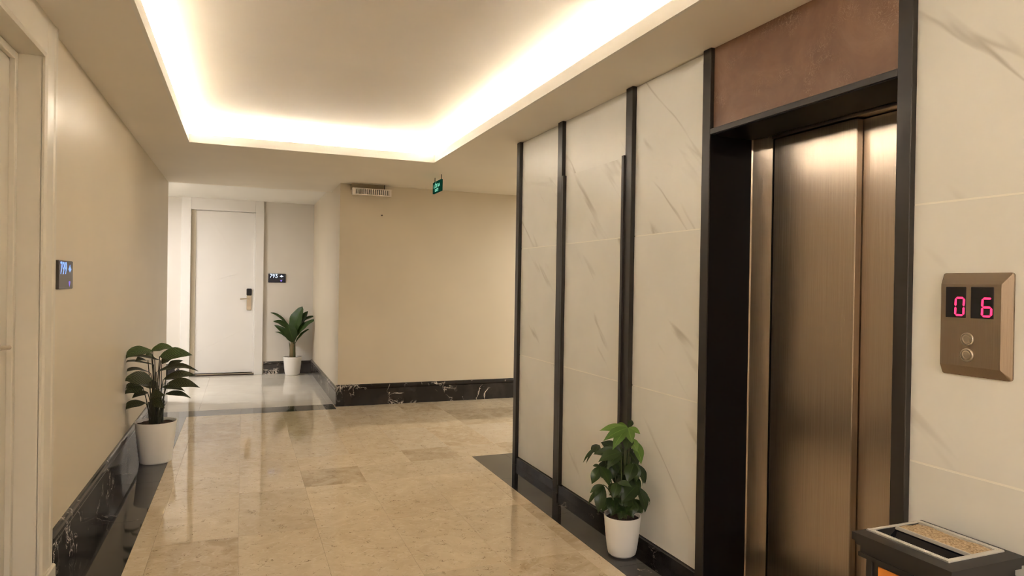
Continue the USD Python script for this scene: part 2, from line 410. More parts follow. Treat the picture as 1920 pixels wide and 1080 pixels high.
def ring(x0, x1, y0, y1, t, z0, z1):
    """four-sided ring standing outwards of the opening"""
    p = Polygon([(x0 - t, y0 - t), (x1 + t, y0 - t), (x1 + t, y1 + t), (x0 - t, y1 + t)], [[(x0, y0), (x1, y0), (x1, y1), (x0, y1)]])
    m = trimesh.creation.extrude_polygon(p, z1 - z0, engine='earcut')
    m.apply_translation((0, 0, z0))
    return m


obj('tray_lip', ring(TX0, TX1, TY0, TY1, 0.018, ZC - 0.0005, 2.571), 'tray_white', ceiling)
obj('cove_wall', ring(TX0 - CV, TX1 + CV, TY0 - CV, TY1 + CV, 0.03, ZC + 0.03, ZT), 'tray_white', ceiling)
obj('tray_panel', box(TX0 - CV - 0.05, TX1 + CV + 0.05, TY0 - CV - 0.05, TY1 + CV + 0.05, ZT, ZT + 0.04), 'tray_paint', ceiling)
obj('corridor_panel', box(XW, XA + 0.1, YC, YD + 0.1, ZH, ZH + 0.04), 'tray_white', ceiling)
obj('beam_face', box(XW, XA + 0.02, YC - 0.03, YC, ZC + 0.001, ZH + 0.03), 'ceiling_paint', ceiling)
led = thing('light_strip', 'warm light strip hidden in the cove around the ceiling tray', 'light strip')
obj('diode_tape', ring(TX0 - 0.019, TX1 + 0.019, TY0 - 0.019, TY1 + 0.019, 0.004, ZC + 0.038, ZC + 0.062), 'led', led)

# walls
wl = thing('wall_left', 'long beige painted wall on the left with a doorway', None, kind='structure')
DY0, DY1, DZ = 2.30, 3.40, 2.345      # doorway in the left wall
obj('wall_face', [box(XL - 0.12, XL, DY1, YC, 0, ZC + 0.02), box(XL - 0.12, XL, -2.0, DY0, 0, ZC + 0.02), box(XL - 0.12, XL, DY0, DY1, DZ, ZC + 0.02)], 'wall_paint', wl)
obj('rear_face', box(XL - 0.12, XL, YB, -2.0, 0, ZC + 0.02), 'unseen_wall_brown', wl)  # unseen stretch, made brown to darken the bevel reflection of the call panel
wc = thing('wall_corridor', 'pale wall of the side corridor behind the left wall', None, kind='structure')
obj('wall_face', box(XW, XL - 0.12, YC - 0.1, YC, 0, ZH + 0.02), 'corridor_paint', wc)
wf = thing('wall_far', 'plain beige wall across the end of the lift lobby', None, kind='structure')
obj('wall_face', box(XA + 0.12, XE, YF, YF + 0.12, 0, ZC + 0.02), 'wall_paint', wf)
wa = thing('wall_alcove', 'pale side wall of the alcove right of the white door', None, kind='structure')
obj('wall_face', box(XA, XA + 0.12, YF, YD + 0.1, 0, ZH + 0.02), 'wall_paint', wa)
wd = thing('wall_door', 'pale wall around the white door at the end of the alcove', None, kind='structure')
obj('wall_face', [box(0.27, XA, YD, YD + 0.12, 0, ZH + 0.02), box(XW, -0.81, YD, YD + 0.12, 0, ZH + 0.02), box(-0.81, 0.27, YD, YD + 0.12, 2.45, ZH + 0.02)], 'corridor_paint', wd)
wb = thing('wall_back', 'brown wall behind the viewer', None, kind='structure')
obj('wall_face', box(XL - 0.1, XR + 0.4, YB - 0.1, YB, 0, ZC + 0.02), 'unseen_wall_brown', wb)
we = thing('wall_end', 'beige walls closing both side corridors', None, kind='structure')
obj('wall_face', [box(XE, XE + 0.1, YE - 0.2, YF + 0.1, 0, ZC + 0.02), box(XW - 0.1, XW, YC - 0.1, YD + 0.1, 0, ZH + 0.02)], 'corridor_paint', we)

# right wall: stone slabs between dark metal trims
wr = thing('wall_right', 'lift wall of white veined stone slabs with dark metal trims', None, kind='structure')
ZB = 0.062
EY0, EY1 = 1.53, 2.59                  # outer edges of the lift frame
obj('wall_core', [box(XR + 0.02, XR + 0.30, EY1 - 0.03, YE - 0.02, 0, ZC + 0.01), box(XR + 0.02, XR + 0.30, YB, EY0 + 0.03, 0, ZC + 0.01), box(XR + 0.02, XR + 0.30, EY0, EY1, 2.14, ZC + 0.01),
                  box(XR + 0.3, XE, YE - 0.12, YE - 0.02, 0, ZC + 0.01)], 'grout_white', wr)
G = 0.0030
rows = [(ZB, 0.855), (0.855, 1.675), (1.675, ZC - 0.001)]
for (a, b) in ((4.10, 4.83), (2.575, 3.24)):
    for z0, z1 in rows:
        obj('stone_slab', box(XR, XR + 0.02, a, b, z0 + G, z1 - G, 0.0004), 'slab_marble', wr)
obj('stone_slab', box(XR, XR + 0.02, 3.24, 4.10, 2.129, ZC - 0.001, 0.0008), 'slab_marble', wr)
for y0 in np.arange(EY0 + 0.02 - 1.4, YB - 1.4, -1.4):
    for z0, z1 in rows:
        obj('stone_slab', box(XR, XR + 0.02, max(YB, y0) + G, y0 + 1.4 - G, z0 + G, z1 - G, 0.0004), 'slab_marble', wr)
for k, x0 in enumerate(np.arange(XR + 0.02, XE - 0.1, 1.05)):
    for z0, z1 in rows:
        obj('stone_slab', box(x0 + G, min(x0 + 1.05, XE) - G, YE - 0.02, YE, z0 + G, z1 - G, 0.0004), 'slab_marble', wr)
# metal trims (a hollow front with a dark shadow gap beside it)
for y0, y1 in ((4.815, 4.872), (4.068, 4.135), (3.195, 3.262)):
    obj('metal_trim', box(XT - 0.012, XR + 0.02, y0, y1, 0.0, ZC - 0.0005, 0.002), 'bronze_trim', wr)
for zg in (0.855, 1.675):
    for a, b in ((4.14, 4.81), (EY1, 3.19), (YB, EY0)):
        obj('grout_line', box(XR + 0.0004, XR + 0.02, a, b, zg - 0.003, zg + 0.003), 'grout_white', wr)
    obj('grout_line', box(XR + 0.02, XE, YE - 0.02, YE - 0.0004, zg - 0.003, zg + 0.003), 'grout_white', wr)
obj('metal_trim', box(XR, XR + 0.032, YE - 0.03, YE + 0.012, 0.0, ZC - 0.0005, 0.002), 'bronze_trim', wr)

# hidden service door between the second and third trims
d3 = thing('door_1', 'tall flush stone-faced service door between two dark trims', None, kind='structure')
SY0, SY1, SZ = 3.262, 4.068, 2.130
for z0, z1 in ((ZB, 0.855), (0.855, 1.675), (1.675, SZ + 0.002)):
    obj('stone_slab', box(XR - 0.002, XR + 0.02, SY0 + 0.022, SY1 - 0.022, z0 + G, z1 - G, 0.0004), 'slab_marble', d3)
obj('edge_profile', box(XT - 0.012, XR + 0.02, SY1 - 0.022, SY1, ZB, SZ, 0.001), 'black_metal', d3)
obj('edge_profile', box(XT - 0.022, XR + 0.02, SY0 - 0.002, SY0 + 0.022, ZB, SZ, 0.001), 'black_metal', d3)
for zg in (0.855, 1.675):
    obj('grout_line', box(XR - 0.0016, XR + 0.01, SY0 + 0.022, SY1 - 0.022, zg - 0.003, zg + 0.003), 'grout_white', d3)
obj('door_core', box(XR + 0.018, XR + 0.02, SY0 + 0.02, SY1 - 0.02, ZB, SZ - 0.003), 'grout_white', d3)

# baseboards: moulded black marble, in pieces
PROF = [(0, 0), (0.020, 0), (0.020, 0.186), (0.016, 0.190), (0.022, 0.196), (0.027, 0.208), (0.026, 0.222), (0.020, 0.233), (0.012, 0.238), (0, 0.240)]


def baseboard(name, label, axis, face, sign, cuts, h=1.0, z=0.0):
    t = thing(name, label, None, kind='structure')
    for a, b in zip(cuts[:-1], cuts[1:]):
        poly = [(face + sign * u, z + v * h) for u, v in PROF]
        obj('marble_piece', prism(poly, axis, a + 0.0006, b - 0.0006), 'black_marble', t)
    return t


baseboard('baseboard_left', 'moulded black veined marble baseboard along the left wall', 'y', XL, 1, [3.555, 4.2, 5.0, 5.8, 6.6, 7.4, 8.0, YC])
baseboard('baseboard_far', 'moulded black veined marble baseboard along the far beige wall', 'x', YF, -1, [XA - 0.02, 1.075, 1.75, 2.47, 3.27, 4.1, 5.0, 5.9, XE])
baseboard('baseboard_alcove', 'black marble baseboard along the alcove side wall', 'y', XA, -1, [YF, 8.6, 9.6, YD], 0.85)
baseboard('baseboard_door', 'short black marble baseboard behind the potted broad-leaved plant', 'x', YD, -1, [0.30, 0.52, XA - 0.02], 0.78)
baseboard('baseboard_corridor', 'black marble baseboard left of the white alcove door', 'x', YD, -1, [XW, -3.0, -1.8, -0.83], 0.78)
br = thing('baseboard_right', 'low plain black marble baseboard under the stone slabs', None, kind='structure')
for a, b in ((EY1, 3.195), (3.262, 4.068), (4.135, 4.815)):
    obj('marble_piece', box(XT - 0.004, XR + 0.02, a + 0.001, b - 0.001, 0, ZB - 0.001, 0.001), 'black_floor', br)
for a, b in ((-2.6, -1.2), (-1.2, 0.2), (0.2, EY0)):
    obj('marble_piece', box(XT - 0.004, XR + 0.02, a + 0.001, b - 0.001, 0, ZB - 0.001, 0.001), 'black_floor', br)
for a in np.arange(XR + 0.03, XE - 1.1, 1.03):
    obj('marble_piece', box(a + 0.001, a + 1.029, YE - 0.02, YE + 0.015, 0, ZB - 0.001, 0.001), 'black_floor', br)

# doorway on the left with its cream casing
d1 = thing('door_2', 'cream door set deep in a moulded frame on the left wall', None, kind='structure')
XD = XL - 0.105
obj('leaf', box(XD - 0.045, XD, DY0 + 0.03, DY1 - 0.03, 0.008, DZ - 0.03, 0.003), 'door_cream', d1)
cas = [(XL, DY1 - 0.012), (XL + 0.012, DY1 - 0.012), (XL + 0.020, DY1), (XL + 0.022, DY1 + 0.03), (XL + 0.022, DY1 + 0.09), (XL + 0.026, DY1 + 0.105), (XL + 0.026, DY1 + 0.135), (XL + 0.018, DY1 + 0.150), (XL, DY1 + 0.150)]
obj('casing', prism(cas, 'z', 0.118, ZC), 'door_cream', d1)
obj('casing', prism([(x, DY0 + DY1 - y) for x, y in cas], 'z', 0.118, ZC), 'door_cream', d1)
obj('casing', prism([(XL, DZ - 0.012), (XL + 0.012, DZ - 0.012), (XL + 0.020, DZ), (XL + 0.022, ZC), (XL, ZC)], 'y', DY0 + 0.012, DY1 - 0.012), 'door_cream', d1)
for y0 in (DY1 - 0.016, DY0 - 0.155):
    obj('plinth_block', box(XL, XL + 0.036, y0, y0 + 0.171, 0.0, 0.118, 0.006), 'door_cream', d1)
obj('jamb', box(XL - 0.12, XL + 0.002, DY1 - 0.012, DY1, 0, DZ), 'door_cream', d1)
obj('jamb', box(XL - 0.12, XL + 0.002, DY0, DY0 + 0.012, 0, DZ), 'door_cream', d1)
obj('jamb', box(XL - 0.12, XL + 0.002, DY0, DY1, DZ - 0.012, DZ), 'door_cream', d1)
for y0, y1, z0, z1 in ((DY1 - 0.045, DY1 - 0.012, 0, DZ - 0.012), (DY0 + 0.012, DY0 + 0.045, 0, DZ - 0.012), (DY0 + 0.045, DY1 - 0.045, DZ - 0.045, DZ - 0.012)):
    obj('stop', box(XD - 0.002, XD + 0.022, y0, y1, z0, z1, 0.003), 'door_cream', d1)
obj('backing', box(XL - 0.16, XL - 0.15, DY0 - 0.1, DY1 + 0.1, 0, DZ + 0.1), 'black_matte', d1)
lp = obj('lock_plate', box(XD, XD + 0.010, 3.02, 3.09, 1.00, 1.27, 0.004), 'nickel', d1)
obj('handle', tube([(XD + 0.01, 3.055, 1.125), (XD + 0.045, 3.055, 1.125), (XD + 0.055, 3.065, 1.125), (XD + 0.055, 3.10, 1.125), (XD + 0.055, 3.185, 1.12)], 0.009, 12), 'nickel', d1, smooth=40)

# white door at the end of the alcove
d2 = thing('door_3', 'white flush door with slanting grooves in a broad white frame', None, kind='structure')
OX0, OX1, OZ = -0.700, 0.166, 2.405
YS = YD - 0.045                        # front of its frame
obj('leaf', box(OX0 + 0.052, OX1 - 0.012, YD + 0.055, YD + 0.10, 0.030, OZ - 0.003, 0.002), 'white_paint', d2)
obj('casing', box(-0.822, OX0, YS, YD + 0.12, 0, ZH + 0.005, 0.003), 'white_paint', d2)
obj('casing', box(OX1, 0.283, YS, YD + 0.12, 0, ZH + 0.005, 0.003), 'white_paint', d2)
obj('casing', box(OX0, OX1, YS, YD + 0.12, OZ, ZH + 0.005, 0.003), 'white_paint', d2)
obj('stop', box(OX0, OX0 + 0.062, YD + 0.040, YD + 0.12, 0.02, OZ, 0.003), 'door_cream', d2)
obj('stop', box(OX0, OX1, YD + 0.101, YD + 0.12, OZ - 0.06, OZ), 'white_paint', d2)
obj('stop', box(OX1 - 0.022, OX1, YD + 0.040, YD + 0.12, 0.02, OZ, 0.003), 'white_paint', d2)
obj('threshold', box(OX0, OX1, YS + 0.01, YD + 0.11, 0.0, 0.018, 0.003), 'threshold_dark', d2)
obj('threshold_strip', box(OX0, OX1, YS + 0.03, YS + 0.055, 0.016, 0.026, 0.002), 'nickel', d2)
obj('backing', box(-0.85, 0.30, YD + 0.125, YD + 0.14, 0, ZH), 'black_matte', d2)
for (xa, za, xb, zb) in ((-0.62, 0.335, -0.03, 0.645), (-0.52, 1.35, -0.05, 1.50), (-0.47, 2.33, -0.20, 1.89)):
    L = math.hypot(xb - xa, zb - za)
    g = box(0, L, -0.003, 0.003, -0.001, 0.0025, 0.0008)
    obj('groove', to_plane(g, (xa, YD + 0.055, za), ((xb - xa) / L, 0, (zb - za) / L), (-(zb - za) / L, 0, (xb - xa) / L)), 'white_paint', d2)
YL = YD + 0.055
obj('lock_plate', box(0.055, 0.122, YL - 0.020, YL, 0.955, 1.175, 0.006), 'nickel', d2)
obj('card_reader', box(0.052, 0.124, YL - 0.032, YL, 1.172, 1.275, 0.010), 'black_matte', d2, label='black card reader head')
obj('handle', tube([(0.09, YL - 0.02, 1.125), (0.09, YL - 0.055, 1.125), (0.075, YL - 0.066, 1.125), (0.03, YL - 0.066, 1.124), (-0.035, YL - 0.062, 1.12)], 0.010, 12), 'nickel', d2, smooth=40)
obj('handle_rose', cyl((0.09, YL - 0.03, 1.125), (0.09, YL - 0.018, 1.125), 0.024, 24), 'nickel', d2, smooth=40)

# ------------------------------------------------------------------ the lift
lift = thing('elevator', 'lift entrance with brushed steel sliding doors and brown stone panel above', 'elevator', (XR + 0.1, (EY0 + EY1) / 2, 0))
FX = XT - 0.008
obj('frame_post', box(FX, XR + 0.245, EY1 - 0.056, EY1, 0, ZC - 0.0005, 0.002), 'bronze_trim', lift)
obj('frame_post', box(FX, XR + 0.245, EY0, EY0 + 0.052, 0, ZC - 0.0005, 0.002), 'bronze_trim', lift)
FY0, FY1 = EY0 + 0.052, EY1 - 0.056
obj('lintel', box(FX, XR + 0.24, FY0, FY1, 2.100, 2.126, 0.002), 'bronze_trim', lift)
obj('stone_panel', box(XR - 0.004, XR + 0.02, FY0 + 0.001, FY1 - 0.001, 2.1265, ZC - 0.001, 0.001), 'copper_stone', lift, label='mottled brown stone panel')
XJ = XR + 0.226
obj('reveal_panel', box(FX + 0.006, XJ, FY1 - 0.003, FY1 - 0.0005, 0.012, 2.0995), 'shade_black', lift)  # thin black sheets paint in the shade of the unlit reveals
obj('reveal_panel', box(FX + 0.006, XJ, FY0 + 0.0005, FY0 + 0.003, 0.012, 2.0995), 'shade_black', lift)
obj('reveal_panel', box(FX + 0.006, XJ, FY0 + 0.003, FY1 - 0.003, 2.097, 2.0995), 'shade_black', lift)
obj('jamb', prism([(XJ - 0.010, FY1 - 0.003), (XJ - 0.005, FY1 - 0.009), (XJ + 0.024, 2.428), (XJ + 0.10, 2.428), (XJ + 0.10, FY1 - 0.003)], 'z', 0.012, 2.0965), 'steel', lift)
obj('door_seal', box(XJ + 0.0235, XJ + 0.06, 2.4225, 2.4285, 0.012, 2.083), 'shade_black', lift)  # black strip put in for the shade of the gap beside the door
obj('jamb', box(XJ, XJ + 0.10, FY0, 1.62, 0, 2.100, 0.003), 'steel', lift)
obj('door_head', box(XJ + 0.014, XJ + 0.10, 1.62, 2.428, 2.084, 2.100, 0.002), 'steel', lift)
obj('door_panel', box(XJ + 0.026, XJ + 0.060, 1.975, 2.422, 0.012, 2.081, 0.0025), 'steel', lift)
obj('door_panel', box(XJ + 0.063, XJ + 0.095, 1.53, 1.985, 0.012, 2.081, 0.0025), 'steel', lift)
obj('backing', box(XJ + 0.10, XJ + 0.14, EY0, EY1, 0, 2.12), 'black_matte', lift)
obj('sill', box(FX + 0.02, XJ + 0.10, FY0, FY1, -0.004, 0.010, 0.002), 'steel', lift)

# call panel: bevelled plate, two windows with digits, two round buttons
cpy0, cpy1, cpz0, cpz1 = 1.221, 1.424, 1.150, 1.455
cp = thing('call_panel', 'brushed steel lift call panel with red digits 06 and two round buttons', 'call panel', (XR, (cpy0 + cpy1) / 2, (cpz0 + cpz1) / 2))
hull = []
for (a, b, c, e, xx) in ((cpy0, cpy1, cpz0, cpz1, XR), (cpy0, cpy1, cpz0, cpz1, XR - 0.006)):
    for k in range(4):
        cy_, cz_ = ((c0 := (a + 0.008, b - 0.008)[k % 2]), (e0 := (c + 0.008, e - 0.008)[k // 2]))
        for q in np.linspace(0, 2 * math.pi, 16, endpoint=False):
            hull.append((xx, cy_ + 0.008 * math.cos(q), cz_ + 0.008 * math.sin(q)))
for yy in (cpy0 + 0.022, cpy1 - 0.006):
    for zz in (cpz0 + 0.030, cpz1 - 0.034):
        hull.append((XR - 0.024, yy, zz))
obj('plate', trimesh.convex.convex_hull(np.array(hull)), 'plate_steel', cp)
XP = XR - 0.024
PW, PH = cpy1 - cpy0, cpz1 - cpz0


def pu(u):
    return cpy1 - u * PW


def pv(v):
    return cpz1 - v * PH


def digit(segs, y, z, w, h, t=0.0060, x=XP - 0.0022):
    """seven-segment digit read from -x; y is its left edge (larger y), z its top"""
    out = []
    H2 = h / 2
    spots = {'a': (0, 0, 'h'), 'g': (0, H2, 'h'), 'd': (0, h, 'h'), 'f': (0, 0, 'v'), 'b': (w, 0, 'v'), 'e': (0, H2, 'v'), 'c': (w, H2, 'v')}
    for s in segs:
        u, v, o = spots[s]
        g, k = 0.0012, t / 2
        L = (w if o == 'h' else H2) - 2 * g
        poly = [(g, 0), (g + k, k), (g + L - k, k), (g + L, 0), (g + L - k, -k), (g + k, -k)]
        p = [(u + a, v + b) if o == 'h' else (u + b, v + a) for a, b in poly]
        m = trimesh.creation.extrude_polygon(Polygon(p), 0.001, engine='earcut')
        vv = np.array(m.vertices)
        skew = 0.06 * (h - vv[:, 1])
        out.append(trimesh.Trimesh(np.stack([x + vv[:, 2] - 0.0005, y - vv[:, 0] - skew * 0.4, z - vv[:, 1]], 1), m.faces, process=False))
    return out


for (u0, u1, segs, du0, du1) in ((0.105, 0.405, 'abcdef', 0.255, 0.375), (0.475, 0.795, 'acdefg', 0.640, 0.765)):
    w_ = obj('display_window', box(XP - 0.0015, XP + 0.004, pu(u1), pu(u0), pv(0.435), pv(0.137), 0.001), 'black_glass', cp)
    obj('digit', digit(segs, pu(du0), pv(0.243), (du1 - du0) * PW, 0.168 * PH), 'digit_red', w_, world=True)
for v in (0.640, 0.792):
    c = (XP, pu(0.435), pv(v))
    prof = [(0, 0), (0.0195, 0), (0.0195, 0.003), (0.0175, 0.005), (0.0155, 0.005), (0.0148, 0.003), (0.0145, 0.003), (0.0138, 0.005), (0.0095, 0.0055), (0.009, 0.0049), (0, 0.0052)]
    b_ = to_plane(lathe(prof, 40), c, (0, 1, 0), (0, 0, -1))
    if b_.volume < 0:
        b_.invert()
    obj('button', b_, 'button_steel', cp, smooth=30)

# room number displays
def plate_number(name, label, o, ux, text, wdt, hgt, mat_front, mat_text):
    ux = np.array(ux, float)
    uy = np.array((0, 0, 1.0))
    t = thing(name, label, 'room number display', o)
    T = lambda m, du, dv, dn=0.0: to_plane(m, np.array(o) + du * ux + dv * uy + dn * np.cross(ux, uy), ux, uy)
    obj('housing', T(box(-wdt / 2, wdt / 2, -hgt / 2, hgt / 2, 0, 0.016, 0.003), 0, 0), mat_front, t)
    th = hgt * 0.40
    tm = meshkit.text_mesh(text, th, 0.0008, bold=True)
    tm.apply_scale((wdt * 0.44 / (tm.bounds[1][0] - tm.bounds[0][0]), 1, 1))
    obj('number', T(tm, -wdt * 0.435, hgt * 0.04, 0.0162), mat_text, t)
    # bell-like diamond and a small drop below it
    r = hgt * 0.17
    dm = trimesh.creation.extrude_polygon(Polygon([(-1.25 * r, 0), (-0.4 * r, 0.45 * r), (0, r), (0.4 * r, 0.45 * r), (1.25 * r, 0), (0.4 * r, -0.35 * r), (0, -0.6 * r), (-0.4 * r, -0.35 * r)]), 0.0008, engine='earcut')
    obj('bell_icon', T(dm, wdt * 0.26, hgt * 0.20, 0.0162), mat_text, t)
    r *= 0.75
    dm = trimesh.creation.extrude_polygon(Polygon([(-r, 0.6 * r), (r, 0.6 * r), (0.6 * r, -0.2 * r), (0, -r), (-0.6 * r, -0.2 * r)]), 0.0008, engine='earcut')
    obj('service_icon', T(dm, wdt * 0.24, -hgt * 0.30, 0.0162), 'screen_violet', t)
    return t


plate_number('room_display', 'black room number display reading 793 beside the white alcove door', (0.475, YD, 1.437), (1, 0, 0), '793', 0.246, 0.133, 'screen_dark', 'screen_white')
plate_number('room_display', 'taupe glass room number display glowing blue on the left wall', (XL, 3.776, 1.411), (0, 1, 0), '799', 0.272, 0.135, 'taupe_screen', 'screen_blue')

# ------------------------------------------------------------------ hanging things at the far end
sg = thing('exit_sign', 'small green hanging exit sign near the ceiling corner', 'exit sign', (1.852, 6.74, 2.40))
sy0, sy1, sz0, sz1 = 6.585, 6.895, 2.335, 2.452
obj('panel', box(1.842, 1.862, sy0, sy1, sz0, sz1, 0.002), 'sign_green', sg)
for txt, zt, h in (('LỐI RA', 2.388, 0.034), ('EXIT', 2.347, 0.027)):
    tm = meshkit.text_mesh(txt, h, 0.001, bold=True)
    wd_ = tm.bounds[1][0] - tm.bounds[0][0]
    s_ = min(1.5, 0.25 / wd_) if txt != 'EXIT' else 1.5
    tm.apply_scale((s_, 1, 1))
    obj('lettering', to_plane(tm, (1.8418, (sy0 + sy1) / 2 + wd_ * s_ / 2, zt), (0, -1, 0), (0, 0, 1)), 'sign_letter', sg)
for yy in (sy0 + 0.012, sy1 - 0.05):
    obj('rod', cyl((1.852, yy, sz1 - 0.002), (1.852, yy, ZC + 0.002), 0.004, 8), 'threshold_dark', sg)

gr = thing('wall_grille', 'slim cream finned unit hung just under the ceiling on the far wall', 'grille', (1.343, 7.62, 2.41))
ga, gb, gz0, gz1 = 1.118, 1.552, 2.372, 2.448
obj('housing', [box(ga, gb, 7.60, 7.66, gz0, gz0 + 0.010, 0.001), box(ga, gb, 7.60, 7.66, gz1 - 0.010, gz1, 0.001), box(ga, ga + 0.028, 7.60, 7.66, gz0 + 0.01, gz1 - 0.01), box(gb - 0.028, gb, 7.60, 7.66, gz0 + 0.01, gz1 - 0.01)], 'grille_cream', gr)
obj('backplate', box(ga + 0.02, gb - 0.02, 7.652, 7.656, gz0 + 0.01, gz1 - 0.01), 'grille_dark', gr)
for k in range(17):
    x = ga + 0.036 + k * (gb - ga - 0.072) / 16
    obj('fin', box(x - 0.0060, x + 0.0060, 7.606, 7.652, gz0 + 0.009, gz1 - 0.009), 'grille_cream', gr)
obj('mount_plate', box(ga - 0.004, gb - 0.07, 7.66, YF, gz1 - 0.012, ZC + 0.002), 'shade_plate_brown', gr)  # brown plate stands in for the shadow between unit and ceiling
obj('bracket', box(1.14, 1.53, 7.655, YF, 2.40, 2.42), 'shade_plate_brown', gr)
obj('rod', cyl((1.478, 7.63, gz1 - 0.003), (1.478, 7.63, ZC + 0.002), 0.005, 8), 'threshold_dark', gr)
hk = thing('screw_hook', 'tiny dark screw hook in the far wall below the finned unit', 'hole', (1.468, YF, 2.165))
obj('screw', cyl((1.468, YF - 0.016, 2.165), (1.468, YF + 0.004, 2.165), 0.008, 12), 'threshold_dark', hk)  # dark stud standing in for a small screw hole

# lamps of the two side corridors
def square_lamp(x, y, z, m, label, w=0.30):
    t = thing('ceiling_light', label, 'ceiling light', (x, y, z))
    e = w + 0.03
    obj('frame', [box(x - e, x + e, y - e, y - w, z - 0.02, z + 0.001), box(x - e, x + e, y + w, y + e, z - 0.02, z + 0.001), box(x - e, x - w, y - w, y + w, z - 0.02, z + 0.001), box(x + w, x + e, y - w, y + w, z - 0.02, z + 0.001)], 'silver', t)
    obj('diffuser', box(x - w, x + w, y - w, y + w, z - 0.012, z - 0.002), m, t)


square_lamp(-1.95, 9.05, ZH, 'lamp_corridor', 'square ceiling light of the corridor behind the left wall')
square_lamp(4.6, 6.4, ZC, 'lamp_side', 'square ceiling light of the corridor behind the lift wall')
square_lamp(0.2, -2.9, ZC, 'lamp_lobby', 'square ceiling light behind the viewer, the one nearer the ceiling tray')
square_lamp(0.2, -4.2, ZC, 'lamp_lobby', 'square ceiling light behind the viewer, the one nearer the back wall')

# ------------------------------------------------------------------ bin with sand tray
bx0, bx1, by0, by1, bz = 1.672, 1.962, 1.158, 1.458, 0.690
bn = thing('litter_bin', 'black square litter bin with a sand ashtray top below the call panel', 'litter bin', ((bx0 + bx1) / 2, (by0 + by1) / 2, 0))
fx0, fx1, fy0, fy1 = bx0 + 0.048, bx1 - 0.020, by0 + 0.042, by1 - 0.008   # tray frame, outside
opening = Polygon([(bx0, by0), (bx1, by0), (bx1, by1), (bx0, by1)], [[(fx0 + .01, fy0 + .01), (fx1 - .01, fy0 + .01), (fx1 - .01, fy1 - .01), (fx0 + .01, fy1 - .01)]])
tm = trimesh.creation.extrude_polygon(opening, 0.022, engine='earcut')
tm.apply_translation((0, 0, bz - 0.022))
obj('top_slab', tm, 'bin_black', bn)
obj('top_moulding', [ring(bx0 + 0.012, bx1 - 0.012, by0 + 0.012, by1 - 0.012, 0.006, bz - 0.034, bz - 0.022), ring(bx0 + 0.02, bx1 - 0.02, by0 + 0.02, by1 - 0.02, 0.004, bz - 0.056, bz - 0.034),
                     ring(bx0 + 0.026, bx1 - 0.026, by0 + 0.026, by1 - 0.026, 0.014, bz - 0.068, bz - 0.056)], 'bin_black', bn)
obj('body', [box(bx0 + 0.03, bx1 - 0.03, by0 + 0.03, by0 + 0.036, 0.03, bz - 0.03), box(bx0 + 0.03, bx1 - 0.03, by1 - 0.036, by1 - 0.03, 0.03, bz - 0.03),
             box(bx0 + 0.03, bx0 + 0.036, by0 + 0.036, by1 - 0.036, 0.03, bz - 0.03), box(bx1 - 0.036, bx1 - 0.03, by0 + 0.036, by1 - 0.036, 0.03, bz - 0.03)], 'bin_black', bn)
for yy in (by0 + 0.028, by1 - 0.048):
    obj('corner_stile', box(bx0 + 0.024, bx0 + 0.031, yy, yy + 0.020, 0.03, bz - 0.066, 0.002), 'bin_black', bn)
    obj('corner_stile', box(bx1 - 0.031, bx1 - 0.024, yy, yy + 0.020, 0.03, bz - 0.066, 0.002), 'bin_black', bn)
obj('base', box(bx0 + 0.02, bx1 - 0.02, by0 + 0.02, by1 - 0.02, 0, 0.04, 0.004), 'bin_black', bn)
obj('sticker', box(bx0 + 0.0285, bx0 + 0.0305, by1 - 0.150, by1 - 0.066, 0.535, 0.608), 'sticker_orange', bn, label='orange sticker')
zt = bz + 0.004
ribs = []
for x0, x1 in ((fx0, fx0 + 0.016), (fx1 - 0.016, fx1)):
    n = 46
    for k in range(n):
        y = fy0 + (k + 0.5) * (fy1 - fy0) / n
        ribs.append(box(x0, x1, y - 0.0021, y + 0.0021, bz, zt + 0.001, 0.0006))
    obj('ribbed_rail', box(x0, x1, fy0, fy1, bz - 0.008, zt - 0.0012), 'rail_silver', bn)
obj('rail_rib', ribs, 'rail_silver', bn, kind='stuff')
xm = fx0 + 0.50 * (fx1 - fx0)
obj('tray_rim', [box(fx0 + 0.016, fx1 - 0.016, fy0, fy0 + 0.014, bz - 0.008, zt, 0.0008), box(fx0 + 0.016, fx1 - 0.016, fy1 - 0.008, fy1, bz - 0.008, zt, 0.0008), box(xm - 0.004, xm, fy0 + 0.014, fy1 - 0.008, bz - 0.02, zt, 0.0008)], 'rail_silver', bn)
obj('chute_flap', [box(xm - 0.006, xm - 0.004, fy0 + 0.014, fy1 - 0.008, bz - 0.15, bz - 0.006), box(fx0 + 0.016, fx0 + 0.018, fy0 + 0.014, fy1 - 0.008, bz - 0.15, bz - 0.006),
                   prism([(xm - 0.006, bz - 0.01), (xm - 0.006, bz - 0.012), (fx0 + 0.050, bz - 0.052), (fx0 + 0.050, bz - 0.050)], 'y', fy0 + 0.014, fy1 - 0.008)], 'black_glass', bn)
gx, gy = np.meshgrid(np.linspace(xm, fx1 - 0.016, 22), np.linspace(fy0 + 0.014, fy1 - 0.008, 46), indexing='ij')
gz = bz - 0.001 + 0.010 * (meshkit.fbm(np.stack([gx * 30, gy * 30, gx * 0], -1), 4, 3) - 0.5)
sv = np.stack([gx, gy, gz], -1).reshape(-1, 3)
sf = [[i * 46 + j, (i + 1) * 46 + j, (i + 1) * 46 + j + 1, i * 46 + j + 1] for i in range(21) for j in range(45)]
sand = obj('sand', (sv, np.array(sf)), 'sand', bn, smooth=True)
obj('tray_floor', box(xm, fx1 - 0.016, fy0 + 0.014, fy1 - 0.008, bz - 0.03, bz - 0.016), 'bin_black', bn)

# ------------------------------------------------------------------ plants
RIGHT, FORE, UP = rgt0, np.array([math.sin(YAW), math.cos(YAW), 0.0]), np.array([0, 0, 1.0])


